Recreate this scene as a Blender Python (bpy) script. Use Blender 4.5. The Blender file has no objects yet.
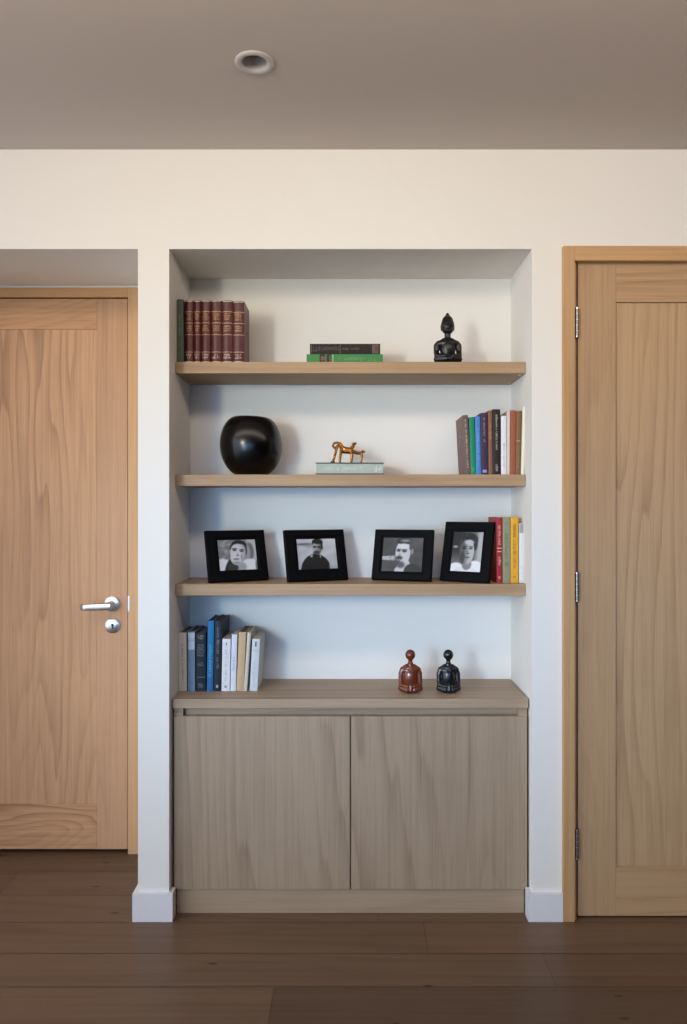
import bpy, bmesh, math, random
from mathutils import Vector, Matrix

scn = bpy.context.scene
col = scn.collection
D, H, F, CX, CY = 2.2356, 1.242, 740.0, 350.5, 507.0   # camera distance to the wall face, eye height, focal length (px)
rng = random.Random(7)

def PX(px, y): return (px - CX) * (D + y) / F
def PZ(py, y): return H + (CY - py) * (D + y) / F
def lin(c):
    out = []
    for v in c:
        v = v / 255.0
        out.append(v / 12.92 if v <= 0.04045 else ((v + 0.055) / 1.055) ** 2.4)
    return (out[0], out[1], out[2], 1.0)

# ------------------------------------------------------------------ materials
class NT:
    def __init__(self, name):
        self.m = bpy.data.materials.new(name); self.m.use_nodes = True
        self.t = self.m.node_tree; self.t.nodes.clear()
        self.out = self.n('ShaderNodeOutputMaterial'); self.b = self.n('ShaderNodeBsdfPrincipled')
        self.l(self.b.outputs[0], self.out.inputs[0])
    def n(self, t, **kw):
        x = self.t.nodes.new(t)
        for k, v in kw.items(): setattr(x, k, v)
        return x
    def l(self, a, b): self.t.links.new(a, b)
    def math(self, op, a, b=None, c=None):
        x = self.n('ShaderNodeMath', operation=op)
        for i, v in enumerate((a, b, c)):
            if v is None: continue
            if isinstance(v, (int, float)): x.inputs[i].default_value = v
            else: self.l(v, x.inputs[i])
        return x.outputs[0]
    def mix(self, fac, a, b):
        x = self.n('ShaderNodeMix', data_type='RGBA')
        for s, v in ((x.inputs[0], fac), (x.inputs[6], a), (x.inputs[7], b)):
            if hasattr(v, 'is_linked'): self.l(v, s)
            else: s.default_value = v
        return x.outputs[2]
    def noise(self, vec, scale, detail=2.0, rough=0.5, dist=0.0):
        x = self.n('ShaderNodeTexNoise'); x.inputs['Scale'].default_value = scale
        x.inputs['Detail'].default_value = detail; x.inputs['Roughness'].default_value = rough
        x.inputs['Distortion'].default_value = dist
        self.l(vec, x.inputs['Vector']); return x.outputs['Fac']
    def coords(self, offset=True):
        tc = self.n('ShaderNodeTexCoord')
        if not offset: return tc.outputs['Object']
        oi = self.n('ShaderNodeObjectInfo'); s = self.math('MULTIPLY', oi.outputs['Random'], 23.0)
        cb = self.n('ShaderNodeCombineXYZ')
        for i in range(3): self.l(s, cb.inputs[i])
        va = self.n('ShaderNodeVectorMath', operation='ADD')
        self.l(tc.outputs['Object'], va.inputs[0]); self.l(cb.outputs[0], va.inputs[1])
        return va.outputs[0]
    def scale(self, vec, s):
        mp = self.n('ShaderNodeMapping'); mp.inputs['Scale'].default_value = s
        self.l(vec, mp.inputs['Vector']); return mp.outputs[0]
    def ramp(self, fac, p0, p1):
        x = self.n('ShaderNodeMapRange'); x.inputs[1].default_value = p0; x.inputs[2].default_value = p1
        x.interpolation_type = 'SMOOTHSTEP'
        self.l(fac, x.inputs[0]); return x.outputs[0]
    def bump(self, h, strength, dist=0.001):
        x = self.n('ShaderNodeBump'); x.inputs['Strength'].default_value = strength; x.inputs['Distance'].default_value = dist
        self.l(h, x.inputs['Height']); self.l(x.outputs[0], self.b.inputs['Normal'])

MATS = {}
def plain(name, rgb, rough=0.5, metal=0.0, spec=0.5, var=0.06, vscale=40.0, coat=0.0):
    if name in MATS: return MATS[name]
    t = NT(name); c = lin(rgb)
    v = t.noise(t.coords(), vscale, 3.0)
    d = tuple(x * (1 - var) for x in c[:3]) + (1,); u = tuple(min(1, x * (1 + var)) for x in c[:3]) + (1,)
    t.l(t.mix(v, d, u), t.b.inputs['Base Color'])
    t.b.inputs['Roughness'].default_value = rough; t.b.inputs['Metallic'].default_value = metal
    t.b.inputs['Specular IOR Level'].default_value = spec
    t.b.inputs['Coat Weight'].default_value = coat; t.b.inputs['Coat Roughness'].default_value = 0.08
    MATS[name] = t.m; return t.m

def wood(name, light, dark, axis='Z', rings=11.0, amp=0.55, lowx=3.6, lowz=0.42, rough=0.5, fib=0.85, lines=16.0, knots=False, attr=False):
    if name in MATS: return MATS[name]
    t = NT(name); v = t.coords()
    def sc(a, b):
        return t.scale(v, (a, a, b) if axis == 'Z' else (b, a, a))
    low = t.noise(sc(lowx, lowz), 1.0, 1.5, 0.45, 0.25)
    jag = t.noise(sc(60, 2.2), 1.0, 2.0)
    sp = t.n('ShaderNodeSeparateXYZ'); t.l(v, sp.inputs[0])
    across = t.math('ADD', sp.outputs[0] if axis == 'Z' else sp.outputs[2], t.math('MULTIPLY', sp.outputs[1], 0.8))
    warp = t.noise(sc(14, 0.25), 1.0, 1.0)
    s = t.math('ADD', t.math('MULTIPLY', low, rings), t.math('MULTIPLY', jag, 0.35))
    s = t.math('ADD', s, t.math('MULTIPLY', across, lines))
    s = t.math('ADD', s, t.math('MULTIPLY', warp, 2.2))
    streak = t.noise(sc(85, 0.9), 1.0, 3.0, 0.6)
    gate = t.ramp(t.noise(sc(5.5, 0.6), 1.0, 1.0), 0.36, 0.62)
    fr = t.math('FRACT', s)
    ring = t.math('MULTIPLY', t.math('POWER', fr, 3.0), t.ramp(fr, 1.0, 0.90))
    fib1 = t.noise(sc(310, 4.0), 1.0, 3.0, 0.7)
    pores = t.ramp(t.noise(sc(420, 9.0), 1.0, 1.0), 0.56, 0.74)
    tone = t.noise(sc(2.2, 0.3), 1.0, 2.0)
    patch = t.noise(t.scale(v, (3.0, 3.0, 2.0)), 1.0, 3.0)
    fac = t.math('MULTIPLY', t.math('MULTIPLY', ring, amp), t.math('ADD', t.math('MULTIPLY', gate, 0.75), 0.25))
    fac = t.math('ADD', fac, t.math('MULTIPLY', t.math('SUBTRACT', streak, 0.42), 0.75))
    fac = t.math('ADD', fac, t.math('MULTIPLY', t.math('SUBTRACT', fib1, 0.5), fib))
    fac = t.math('ADD', fac, t.math('MULTIPLY', pores, 0.16))
    fac = t.math('ADD', fac, t.math('MULTIPLY', t.math('SUBTRACT', tone, 0.40), 0.6))
    fac = t.math('ADD', fac, t.math('MULTIPLY', t.math('SUBTRACT', patch, 0.5), 0.35))
    cl = t.n('ShaderNodeClamp'); t.l(fac, cl.inputs[0]); fac = cl.outputs[0]
    c = t.mix(fac, lin(light), lin(dark))
    if attr:
        at = t.n('ShaderNodeAttribute'); at.attribute_name = 'tone'
        mm = t.n('ShaderNodeMix', data_type='RGBA', blend_type='MULTIPLY'); mm.inputs[0].default_value = 1.0
        t.l(c, mm.inputs[6]); t.l(at.outputs['Color'], mm.inputs[7]); c = mm.outputs[2]
    if knots:
        vo = t.n('ShaderNodeTexVoronoi', voronoi_dimensions='2D'); vo.inputs['Scale'].default_value = 3.6
        wv = t.scale(v, (0.62, 1.7, 1.7) if axis == 'X' else (1.7, 1.7, .75))
        t.l(wv, vo.inputs['Vector'])
        kd = t.math('ADD', vo.outputs['Distance'], t.math('MULTIPLY', t.noise(sc(60, 30), 1.0), 0.05))
        sep = t.n('ShaderNodeSeparateColor'); t.l(vo.outputs['Color'], sep.inputs[0])
        kgate = t.math('GREATER_THAN', sep.outputs[0], 0.45)
        kf = t.math('MULTIPLY', t.ramp(kd, 0.068, 0.03), t.math('MULTIPLY', kgate, 0.75))
        c = t.mix(kf, c, lin((30, 22, 18)))
    t.l(c, t.b.inputs['Base Color'])
    t.b.inputs['Roughness'].default_value = rough; t.b.inputs['Specular IOR Level'].default_value = 0.35
    t.bump(fib1, 0.12, 0.0006)
    MATS[name] = t.m; return t.m

def plaster(name, rgb, rough=0.85):
    t = NT(name); v = t.coords(False)
    n1 = t.noise(v, 1.6, 3.0); n2 = t.noise(v, 220.0, 3.0, 0.6)
    c = lin(rgb); d = tuple(x * 0.965 for x in c[:3]) + (1,)
    t.l(t.mix(n1, d, c), t.b.inputs['Base Color'])
    t.b.inputs['Roughness'].default_value = rough; t.b.inputs['Specular IOR Level'].default_value = 0.25
    t.bump(n2, 0.10, 0.0008)
    return t.m

M_WALL = plaster('wall_paint', (233, 231, 226))
M_CEIL = plaster('ceiling_paint', (210, 200, 192))
M_TRIM = plain('white_gloss_paint', (226, 227, 232), 0.35, var=0.02)
OAK_L, OAK_D = (190, 160, 126), (146, 112, 82)
M_CABV = wood('cabinet_oak_vertical', (168, 148, 126), (122, 100, 82), 'Z', 10.0, 0.5)
M_CABH = wood('cabinet_oak_horizontal', (172, 150, 126), (128, 106, 86), 'X', 8.0, 0.45)
M_SHELF = wood('shelf_oak', (176, 146, 112), (130, 100, 74), 'X', 8.0, 0.4)
M_D1V = wood('left_door_oak_vertical', (212, 168, 128), (150, 110, 80), 'Z', 15.0, 0.72, 4.6, 0.5)
M_D1S = wood('left_door_stile_oak', (208, 164, 126), (164, 124, 92), 'Z', 5.0, 0.25, 5.0, 0.5)
M_D1H = wood('left_door_oak_horizontal', (210, 164, 122), (150, 104, 72), 'X', 15.0, 0.9, 4.6, 1.6)
M_D1F = wood('left_frame_oak', (214, 172, 126), (180, 134, 92), 'Z', 4.0, 0.25)
M_D1FH = wood('left_frame_oak_head', (214, 168, 120), (180, 130, 86), 'X', 4.0, 0.25)
M_D2V = wood('right_door_oak_vertical', (190, 158, 122), (140, 108, 78), 'Z', 13.0, 0.6, 4.2, 0.42)
M_D2S = wood('right_door_stile_oak', (186, 154, 118), (146, 112, 82), 'Z', 7.0, 0.32, 5.0, 0.9)
M_D2H = wood('right_door_oak_horizontal', (188, 154, 116), (142, 106, 76), 'X', 8.0, 0.4)
M_D2F = wood('right_frame_oak', (196, 158, 114), (160, 120, 82), 'Z', 5.0, 0.35)
M_D2FH = wood('right_frame_oak_head', (200, 160, 114), (164, 122, 82), 'X', 5.0, 0.35)
M_FLOOR = wood('floor_oak', (114, 92, 74), (78, 59, 46), 'X', 6.0, 0.35, 3.2, 0.5, rough=0.42, fib=0.6, knots=True, attr=True)
M_STEEL = plain('brushed_steel', (205, 207, 210), 0.28, 1.0, var=0.04)
M_DSTEEL = plain('dull_steel', (150, 150, 150), 0.4, 1.0)
M_DARK = plain('keyhole_black', (12, 12, 12), 0.8)
M_BLACKGLOSS = plain('black_glazed_ceramic', (6, 6, 7), 0.24, spec=0.4, var=0.3)
M_EBONY = plain('black_polished_wood', (13, 12, 11), 0.3, spec=0.5, var=0.3)
M_BLUEBLACK = plain('blue_black_polished_wood', (14, 15, 20), 0.26, spec=0.55, var=0.3)
M_BROWNWOOD = plain('reddish_brown_polished_wood', (104, 46, 22), 0.22, spec=0.6, var=0.3, vscale=60)
M_BRASS = plain('aged_brass', (150, 98, 42), 0.27, 1.0, var=0.4, vscale=160)
M_FRAME = plain('black_painted_frame', (7, 8, 11), 0.55, spec=0.07, var=0.15)
M_FRAMEB = plain('black_frame_backing', (16, 15, 15), 0.8)
M_PAGES = plain('page_paper', (214, 203, 182), 0.9, var=0.1, vscale=300)
M_PAGESW = plain('white_page_paper', (226, 224, 218), 0.9, var=0.06, vscale=300)
M_PAGESD = plain('dark_edged_page_paper', (96, 84, 74), 0.9, var=0.15, vscale=300)
M_LAMP = plain('lamp_glass', (120, 115, 108), 0.2, spec=0.6)
M_WHITEM = plain('white_enamel', (196, 190, 188), 0.4, var=0.02)

# ------------------------------------------------------------------ mesh helpers
def BM(): return bmesh.new()
def add_box(bm, x0, x1, y0, y1, z0, z1, bev=0.0, seg=2):
    r = bmesh.ops.create_cube(bm, size=1.0); vs = r['verts']
    for v in vs:
        v.co = Vector((x0 + (v.co.x + .5) * (x1 - x0), y0 + (v.co.y + .5) * (y1 - y0), z0 + (v.co.z + .5) * (z1 - z0)))
    if bev > 0:
        es = list({e for v in vs for e in v.link_edges})
        bmesh.ops.bevel(bm, geom=es, offset=bev, segments=seg, affect='EDGES', profile=0.5)
    return vs
def box(x0, x1, y0, y1, z0, z1, bev=0.0, seg=2):
    bm = BM(); add_box(bm, x0, x1, y0, y1, z0, z1, bev, seg); return bm
def add_quad(bm, pts):
    return bm.faces.new([bm.verts.new(p) for p in pts])
def add_prism(bm, prof, z0, z1):
    a = [bm.verts.new((p[0], p[1], z0)) for p in prof]; b = [bm.verts.new((p[0], p[1], z1)) for p in prof]
    bm.faces.new(list(reversed(a))); bm.faces.new(b)
    n = len(prof)
    for i in range(n):
        j = (i + 1) % n; bm.faces.new((a[i], a[j], b[j], b[i]))
def add_lathe(bm, prof, seg=48, axis='Z', center=(0, 0, 0), close=False):
    rings = []
    c = Vector(center)
    for r, h in prof:
        if r < 1e-6:
            p = {'Z': (0, 0, h), 'Y': (0, h, 0)}[axis]; rings.append([bm.verts.new(c + Vector(p))]); continue
        ring = []
        for k in range(seg):
            a = 2 * math.pi * k / seg
            p = {'Z': (r * math.cos(a), r * math.sin(a), h), 'Y': (r * math.cos(a), h, r * math.sin(a))}[axis]
            ring.append(bm.verts.new(c + Vector(p)))
        rings.append(ring)
    pairs = list(zip(rings, rings[1:])) + ([(rings[-1], rings[0])] if close else [])
    for A, B in pairs:
        for k in range(seg):
            j = (k + 1) % seg
            if len(A) == 1 and len(B) == 1: break
            if len(A) == 1: bm.faces.new((A[0], B[k], B[j]))
            elif len(B) == 1: bm.faces.new((A[k], A[j], B[0]))
            else: bm.faces.new((A[k], A[j], B[j], B[k]))
def add_tube(bm, pts, rads, seg=10):
    pts = [Vector(p) for p in pts]; rings = []
    for i, p in enumerate(pts):
        d = (pts[min(i + 1, len(pts) - 1)] - pts[max(i - 1, 0)]).normalized()
        u = d.cross(Vector((0, 0, 1)) if abs(d.z) < 0.9 else Vector((0, 1, 0))).normalized(); w = d.cross(u)
        r = rads[i] if isinstance(rads, (list, tuple)) else rads
        rings.append([bm.verts.new(p + r * (math.cos(a) * u + math.sin(a) * w)) for a in [2 * math.pi * k / seg for k in range(seg)]])
    for A, B in zip(rings, rings[1:]):
        for k in range(seg): bm.faces.new((A[k], A[(k + 1) % seg], B[(k + 1) % seg], B[k]))
    bm.faces.new(list(reversed(rings[0]))); bm.faces.new(rings[-1])

def link_mesh(name, me, mat, parent=None, loc=(0, 0, 0)):
    o = bpy.data.objects.new(name, me); col.objects.link(o)
    if mat is not None: me.materials.append(mat)
    if parent is not None: o.parent = parent
    o.location = loc
    return o
def obj(name, bm, mat, parent=None, loc=(0, 0, 0), smooth=False):
    bmesh.ops.recalc_face_normals(bm, faces=bm.faces[:])
    me = bpy.data.meshes.new(name); bm.to_mesh(me); bm.free()
    if smooth:
        me.polygons.foreach_set('use_smooth', [True] * len(me.polygons))
        try: me.set_sharp_from_angle(angle=math.radians(38))
        except Exception: pass
    return link_mesh(name, me, mat, parent, loc)
def tag(o, label=None, cat=None, group=None, kind=None):
    if label: o['label'] = label
    if cat: o['category'] = cat
    if group: o['group'] = group
    if kind: o['kind'] = kind
    return o
def thing(name, label, cat, loc=(0, 0, 0), rot=(0, 0, 0), group=None, kind=None):
    o = bpy.data.objects.new(name, None); col.objects.link(o); o.location = loc; o.rotation_euler = rot
    o.empty_display_size = 0.05
    return tag(o, label, cat, group, kind)
def struct(name, bm, mat, label=None, cat=None):
    return tag(obj(name, bm, mat), label, cat, None, 'structure')

# ------------------------------------------------------------------ the room
CEIL = 2.322
ZF = -0.0045                                  # floor level
NX, NTOP, NB = 0.548, 2.0215, 0.293         # niche half width, head height, depth
RX, RD = -0.642, 0.42                         # recess of the left door
FX = 0.6385                                   # outer edge of the right door frame
WL, WR = -2.7, 2.7

bm = BM()
add_box(bm, -NX, NX, NB, 0.55, -.01, NTOP)                         # niche back
add_box(bm, RX, -NX, 0, 0.55, -.01, NTOP)                          # left pillar
add_box(bm, NX, FX + .01, 0, 0.55, -.01, NTOP)                     # right pillar
add_box(bm, RX, FX + .01, 0, 0.55, NTOP, CEIL + .02)            # header over niche
vs = add_box(bm, WL, RX, 0, 0.55, NTOP, CEIL + .02)             # header over left recess, soffit rising to the back
for v in vs:
    if v.co.z < 2.1 and v.co.y > 0.3: v.co.z += 0.014 * 0.55 / RD
add_box(bm, WL, -1.76, 0, 0.55, -.01, NTOP)                        # left of the recess
add_box(bm, -1.76, -1.685, RD, 0.55, -.01, NTOP)                   # beside the left door frame
add_box(bm, -0.735, RX, RD, 0.55, -.01, NTOP)
add_box(bm, -1.6855, -0.7345, RD + .001, 0.55, PZ(287.5, RD) + .0004, NTOP + .02)
add_box(bm, FX + .01, 1.57, 0, 0.55, 2.022, CEIL + .02)         # header over the right door
add_box(bm, 1.57, WR, 0, 0.55, -.01, CEIL + .02)                   # right of the right door
add_box(bm, WL, WR, 0.56, 0.60, -.01, CEIL + .02)                  # added unseen backing, keeps world light out of the door gaps
struct('wall_back', bm, M_WALL, 'white plastered wall with a shelf niche between two door openings', 'wall')

# ceiling with a round cut-out for the downlight
LX, LY, LR = -0.233, -0.439, 0.040
bm = BM()
S = 0.09
def ceil_rect(x0, x1, y0, y1): add_quad(bm, [(x0, y0, CEIL), (x1, y0, CEIL), (x1, y1, CEIL), (x0, y1, CEIL)])
YF, YB = -4.6, 0.0
ceil_rect(WL, LX - S, YF, YB); ceil_rect(LX + S, WR, YF, YB)
ceil_rect(LX - S, LX + S, YF, LY - S); ceil_rect(LX - S, LX + S, LY + S, YB)
n = 48
inner = []; outer = []
for k in range(n):
    a = 2 * math.pi * k / n; c, s = math.cos(a), math.sin(a)
    inner.append(bm.verts.new((LX + LR * c, LY + LR * s, CEIL)))
    q = S / max(abs(c), abs(s)); outer.append(bm.verts.new((LX + q * c, LY + q * s, CEIL)))
for k in range(n):
    j = (k + 1) % n; bm.faces.new((inner[k], inner[j], outer[j], outer[k]))
o = struct('ceiling', bm, M_CEIL, 'plain off-white ceiling with one recessed downlight', 'ceiling')

# floor: oak boards running along the wall, one mesh, tone per board
bm = BM(); cl = bm.loops.layers.float_color.new('tone')
edges = [0.46, 0.295, 0.140, -0.015, -0.170, -0.313, -0.455]
while edges[-1] > YF: edges.append(edges[-1] - 0.148)
ends = {3: [0.218], 4: [0.535], 5: [-0.198]}
tones = {(3, 0): (1.0, .97, .94), (3, 1): (1.06, 1.02, .97), (4, 0): (.98, .97, .95), (4, 1): (.92, .88, .87), (5, 0): (1.04, 1.02, 1.0), (5, 1): (.74, .72, .74)}
for r in range(len(edges) - 1):
    y1, y0 = edges[r], edges[r + 1]
    cuts = ends.get(r)
    if cuts is None:
        cuts = []; x = WL + rng.uniform(.3, 1.6)
        while x < WR: cuts.append(x); x += rng.uniform(1.3, 2.0)
    xs = [WL] + cuts + [WR]
    for i in range(len(xs) - 1):
        k = rng.uniform(.88, 1.06)
        tone = tones.get((r, i), (k, k * rng.uniform(.97, 1.0), k * rng.uniform(.95, 1.0)))
        g = 0.0011
        for (a, b, c, d, z, tn) in ((xs[i] + g, xs[i + 1] - g, y0 + g, y1 - g, ZF, tone),):
            f = add_quad(bm, [(a, c, z), (b, c, z), (b, d, z), (a, d, z)])
            for lp in f.loops: lp[cl] = (tn[0], tn[1], tn[2], 1)
f = add_quad(bm, [(WL, YF, ZF - .001), (WR, YF, ZF - .001), (WR, 0.6, ZF - .001), (WL, 0.6, ZF - .001)])
for lp in f.loops: lp[cl] = (.68, .64, .6, 1)
struct('floor', bm, M_FLOOR, 'dark brown oak plank floor', 'floor')

# baseboards wrap the two pillars
BH, BT = 0.0797, 0.0135
bm = BM()
add_prism(bm, [(RX - BT, -BT), (-NX + BT, -BT), (-NX + BT, 0.0285), (-NX, 0.0285), (-NX, 0), (RX, 0), (RX, RD - .001), (RX - BT, RD - .001)], ZF, BH)
struct('baseboard_left', bm, M_TRIM, 'white baseboard wrapped around the foot of the left pillar', 'baseboard')
bm = BM()
add_prism(bm, [(NX - BT, -BT), (FX - .0005, -BT), (FX - .0005, 0), (NX, 0), (NX, 0.0285), (NX - BT, 0.0285)], ZF, BH)
struct('baseboard_right', bm, M_TRIM, 'white baseboard between the cabinet and the right door frame', 'baseboard')

# ------------------------------------------------------------------ left door
d1 = thing('door_1', 'pale oak door with steel lever handle in the left recess', 'door', (-1.2, RD, 0), kind='structure')
X0 = -1.2
def lx(x): return x - X0
LTOP, LRT, LLF = 1.9915, PX(127.6, .43), PX(127.6, .43) - 0.80
FT = PZ(287.5, RD)
bm = BM(); add_box(bm, lx(LRT + .004), lx(-0.7355), 0.0, 0.11, ZF, FT, .0015)
obj('frame_jamb', bm, M_D1F, d1)
bm = BM(); add_box(bm, lx(-1.684), lx(LLF - .004), 0.0, 0.11, ZF, FT, .0015)
obj('frame_jamb', bm, M_D1F, d1)
bm = BM(); add_box(bm, lx(LLF - .004), lx(LRT + .004), 0.0, 0.11, LTOP + .004, FT, .0015)
obj('frame_head', bm, M_D1FH, d1)
bm = BM()
add_box(bm, lx(LRT - .006), lx(LRT + .003), 0.062, 0.11, ZF, LTOP + .002); add_box(bm, lx(LLF - .003), lx(LLF + .006), 0.062, 0.11, ZF, LTOP + .002)
add_box(bm, lx(LLF), lx(LRT), 0.062, 0.11, LTOP - .006, LTOP + .003)
obj('door_stop', bm, M_D1F, d1)
leaf = obj('door_leaf', box(lx(LLF), lx(LRT), 0.016, 0.056, 0.012, LTOP), M_D1S, d1)
y0, y1 = 0.0085, 0.016
sx = PX(97, .43); rz = PZ(329.5, .43); bz = PZ(804, .43); lsx = LLF + (LRT - sx)
ZB = 0.010
for a, b in ((sx + .0004, LRT), (LLF, lsx - .0004)):
    obj('stile', box(lx(a), lx(b), y0, y1, ZB, LTOP, .0008), M_D1S, leaf)
obj('rail', box(lx(lsx), lx(sx), y0 + .0006, y1, rz + .0006, LTOP, .0008), M_D1H, leaf)
obj('rail', box(lx(lsx), lx(sx), y0 + .0006, y1, ZB, bz - .0004, .0008), M_D1H, leaf)
obj('panel', box(lx(lsx), lx(sx), y0 + .0012, y1, bz, rz, .0008), M_D1V, leaf)
# lever, rose and escutcheon
yh = y0
hx, hz = lx(PX(112.8, .43)), PZ(603.5, .43)
hd = obj('lever_handle', (lambda b: (add_lathe(b, [(0, -.010), (.024, -.010), (.0268, -.0085), (.027, -.001), (.027, 0.0)], 40, 'Y', (hx, yh, hz)), b)[1])(BM()), M_STEEL, d1, smooth=True)
bm = BM(); add_tube(bm, [(hx, yh - .009, hz), (hx, yh - .030, hz - .001), (hx - .001, yh - .046, hz - .002), (hx - .010, yh - .054, hz - .003)], [.0120, .0120, .0120, .0108], 16)
obj('lever_neck', bm, M_STEEL, hd, smooth=True)
bm = BM()
n = 14; rings = []
for i in range(n + 1):
    t_ = i / n; x = hx + .010 - t_ * .108; yb_ = yh - .056 + (0.010 * max(0, (t_ - .82) / .18) ** 1.6); zc = hz - .003 - .004 * t_
    hh = .0122 - .0012 * abs(t_ - .5) * 2; tt = .0055
    ring = []
    for k in range(16):
        a = 2 * math.pi * k / 16
        ring.append(bm.verts.new((x, yb_ + tt * math.copysign(abs(math.cos(a)) ** .6, math.cos(a)), zc + hh * math.copysign(abs(math.sin(a)) ** .6, math.sin(a)))))
    rings.append(ring)
for A, B in zip(rings, rings[1:]):
    for k in range(16): bm.faces.new((A[k], A[(k + 1) % 16], B[(k + 1) % 16], B[k]))
bm.faces.new(rings[0]); bm.faces.new(list(reversed(rings[-1])))
obj('lever_grip', bm, M_STEEL, hd, smooth=True)
ez = PZ(625.4, .43)
es = obj('lock_escutcheon', (lambda b: (add_lathe(b, [(0, -.008), (.024, -.008), (.0268, -.006), (.027, -.001), (.027, 0.0)], 40, 'Y', (hx + .001, yh, ez)), b)[1])(BM()), M_STEEL, d1, smooth=True)
bm = BM(); add_lathe(bm, [(0, -.0084), (.0052, -.0084), (.0052, -.0075)], 16, 'Y', (hx + .002, yh, ez + .003)); add_box(bm, hx - .0005, hx + .0048, yh - .0084, yh - .0075, ez - .0100, ez + .002)
obj('keyhole', bm, M_DARK, es)
obj('strike_plate', box(lx(LRT + .0042), lx(LRT + .010), -.0012, .03, PZ(611.5, .42), PZ(596, .42)), M_STEEL, d1)

# ------------------------------------------------------------------ right door
d2 = thing('door_2', 'oak door with recessed panel and three steel hinges, right of the niche', 'door', (1.1, 0, 0), kind='structure')
X0 = 1.1
FZ = 2.0265; FI = PX(575, -.014)
DL = 0.6900; DT = PZ(262.5, .01); DW = 0.80; DR = DL + DW
yl = 0.010
obj('frame_jamb', box(lx(FX), lx(FI), -.014, 0.13, ZF, FZ, .0015), M_D2F, d2)
obj('frame_jamb', box(lx(DR + .015), lx(DR + .051), -.014, 0.13, ZF, FZ, .0015), M_D2F, d2)
obj('frame_head', box(lx(FI), lx(DR + .015), -.014, 0.13, PZ(260.5, -.014), FZ, .0015), M_D2FH, d2)
bm = BM()
add_box(bm, lx(FI), lx(FI + .0085), .001, .13, ZF, PZ(260.5, -.014)); add_box(bm, lx(DR + .0035), lx(DR + .015), .001, .13, ZF, PZ(260.5, -.014))
add_box(bm, lx(FI + .0085), lx(DR + .0035), .004, .13, DT + .004, PZ(260.5, -.014) - .0002)
obj('frame_rebate', bm, M_D2F, d2)
bm = BM(); add_box(bm, lx(DL - .002), lx(DL + .006), .058, .13, ZF, DT); add_box(bm, lx(DR - .006), lx(DR + .002), .058, .13, ZF, DT); add_box(bm, lx(DL + .006), lx(DR - .006), .058, .13, DT - .006, DT + .002)
obj('door_stop', bm, M_D2F, d2)
leaf = obj('door_leaf', box(lx(DL), lx(DR), yl + .012, yl + .042, .003, DT), M_D2S, d2)
SX = PX(616, yl); TR = PZ(302, yl); BR = PZ(867, yl); SR = DR - (SX - DL)
obj('stile', box(lx(DL), lx(SX), yl, yl + .012, .001, DT, .0012), M_D2S, leaf)
obj('stile', box(lx(SR), lx(DR), yl, yl + .012, .001, DT, .0012), M_D2S, leaf)
obj('rail', box(lx(SX + .0003), lx(SR - .0003), yl + .0002, yl + .012, TR, DT, .0012), M_D2H, leaf)
obj('rail', box(lx(SX + .0003), lx(SR - .0003), yl + .0002, yl + .012, .001, BR, .0012), M_D2H, leaf)
bm = BM(); add_box(bm, lx(SX), lx(SR), yl + .0075, yl + .012, BR, TR); add_box(bm, lx(SX + .017), lx(SR - .017), yl + .0062, yl + .0077, BR + .004, TR - .004, .0007)
obj('panel', bm, M_D2V, leaf)
for py0, py1 in ((308, 336.5), (573, 601), (830.5, 859)):
    za, zb = PZ(py1, -.008), PZ(py0, -.008); hxx = lx(PX(577.4, -.008))
    bm = BM()
    add_lathe(bm, [(0, za), (.0052, za), (.0052, zb), (0, zb)], 14, 'Z', (hxx, -.0035, 0))
    hg = obj('hinge', bm, M_DSTEEL, d2, smooth=True)
    bm = BM()
    for k in range(1, 5):
        zz = za + (zb - za) * k / 5; add_lathe(bm, [(.0050, zz - .0012), (.0059, zz - .0006), (.0059, zz + .0006), (.0050, zz + .0012)], 14, 'Z', (hxx, -.0035, 0))
    for zz in (za, zb): add_lathe(bm, [(0, zz - .003), (.0062, zz - .002), (.0062, zz + .002), (0, zz + .003)], 14, 'Z', (hxx, -.0035, 0))
    obj('hinge_knuckle', bm, M_STEEL, hg, smooth=True)
    obj('hinge_plate', box(hxx - .001, hxx + .001, -.002, .009, za, zb), M_DSTEEL, hg)

# ------------------------------------------------------------------ downlight
dl = thing('recessed_downlight', 'round white recessed downlight set in the ceiling', 'ceiling light', (LX, LY, CEIL))
bm = BM(); add_lathe(bm, [(.0468, 0), (.0472, -.002), (.0452, -.0042), (.040, -.0052), (.0345, -.0045), (.0315, -.002), (.0315, .004), (.038, .004), (.0390, 0)], 64, 'Z', close=True)
obj('trim_ring', bm, M_WHITEM, dl, smooth=True)
bm = BM(); add_lathe(bm, [(.0315, .004), (.029, .018), (.0245, .026)], 48, 'Z')
obj('reflector', bm, M_WHITEM, dl, smooth=True)
bm = BM(); add_lathe(bm, [(0, .020), (.010, .0205), (.020, .0225), (.0245, .026), (.0245, .05), (0, .05)], 48, 'Z')
obj('lamp_lens', bm, M_LAMP, dl, smooth=True)

# ------------------------------------------------------------------ shelves and base cabinet
SY = 0.075
SHELF_Z = [1.6952, 1.3436, 1.0012]
SHELF_LABEL = ['topmost thick oak shelf, holding the row of maroon books', 'oak shelf holding the round black pot', 'oak shelf holding the four black picture frames']
for z, lab in zip(SHELF_Z, SHELF_LABEL):
    s = thing('wall_shelf', lab, 'shelf', (0, SY, z - .036), group='thick oak shelves in the niche')
    obj('shelf_board', box(-NX + .001, NX - .001, 0, NB - SY - .0005, 0, .036, .0012), M_SHELF, s)
    for sx_ in (-1, 1):
        for yy in (.030, .180):
            bm = BM(); add_lathe(bm, [(0, -.0026), (.004, -.0023), (.0056, -.0008), (.0056, .0)], 16, 'Z', (sx_ * .5355, yy, 0))
            obj('fixing_screw', bm, M_WHITEM, s, smooth=True)

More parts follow.
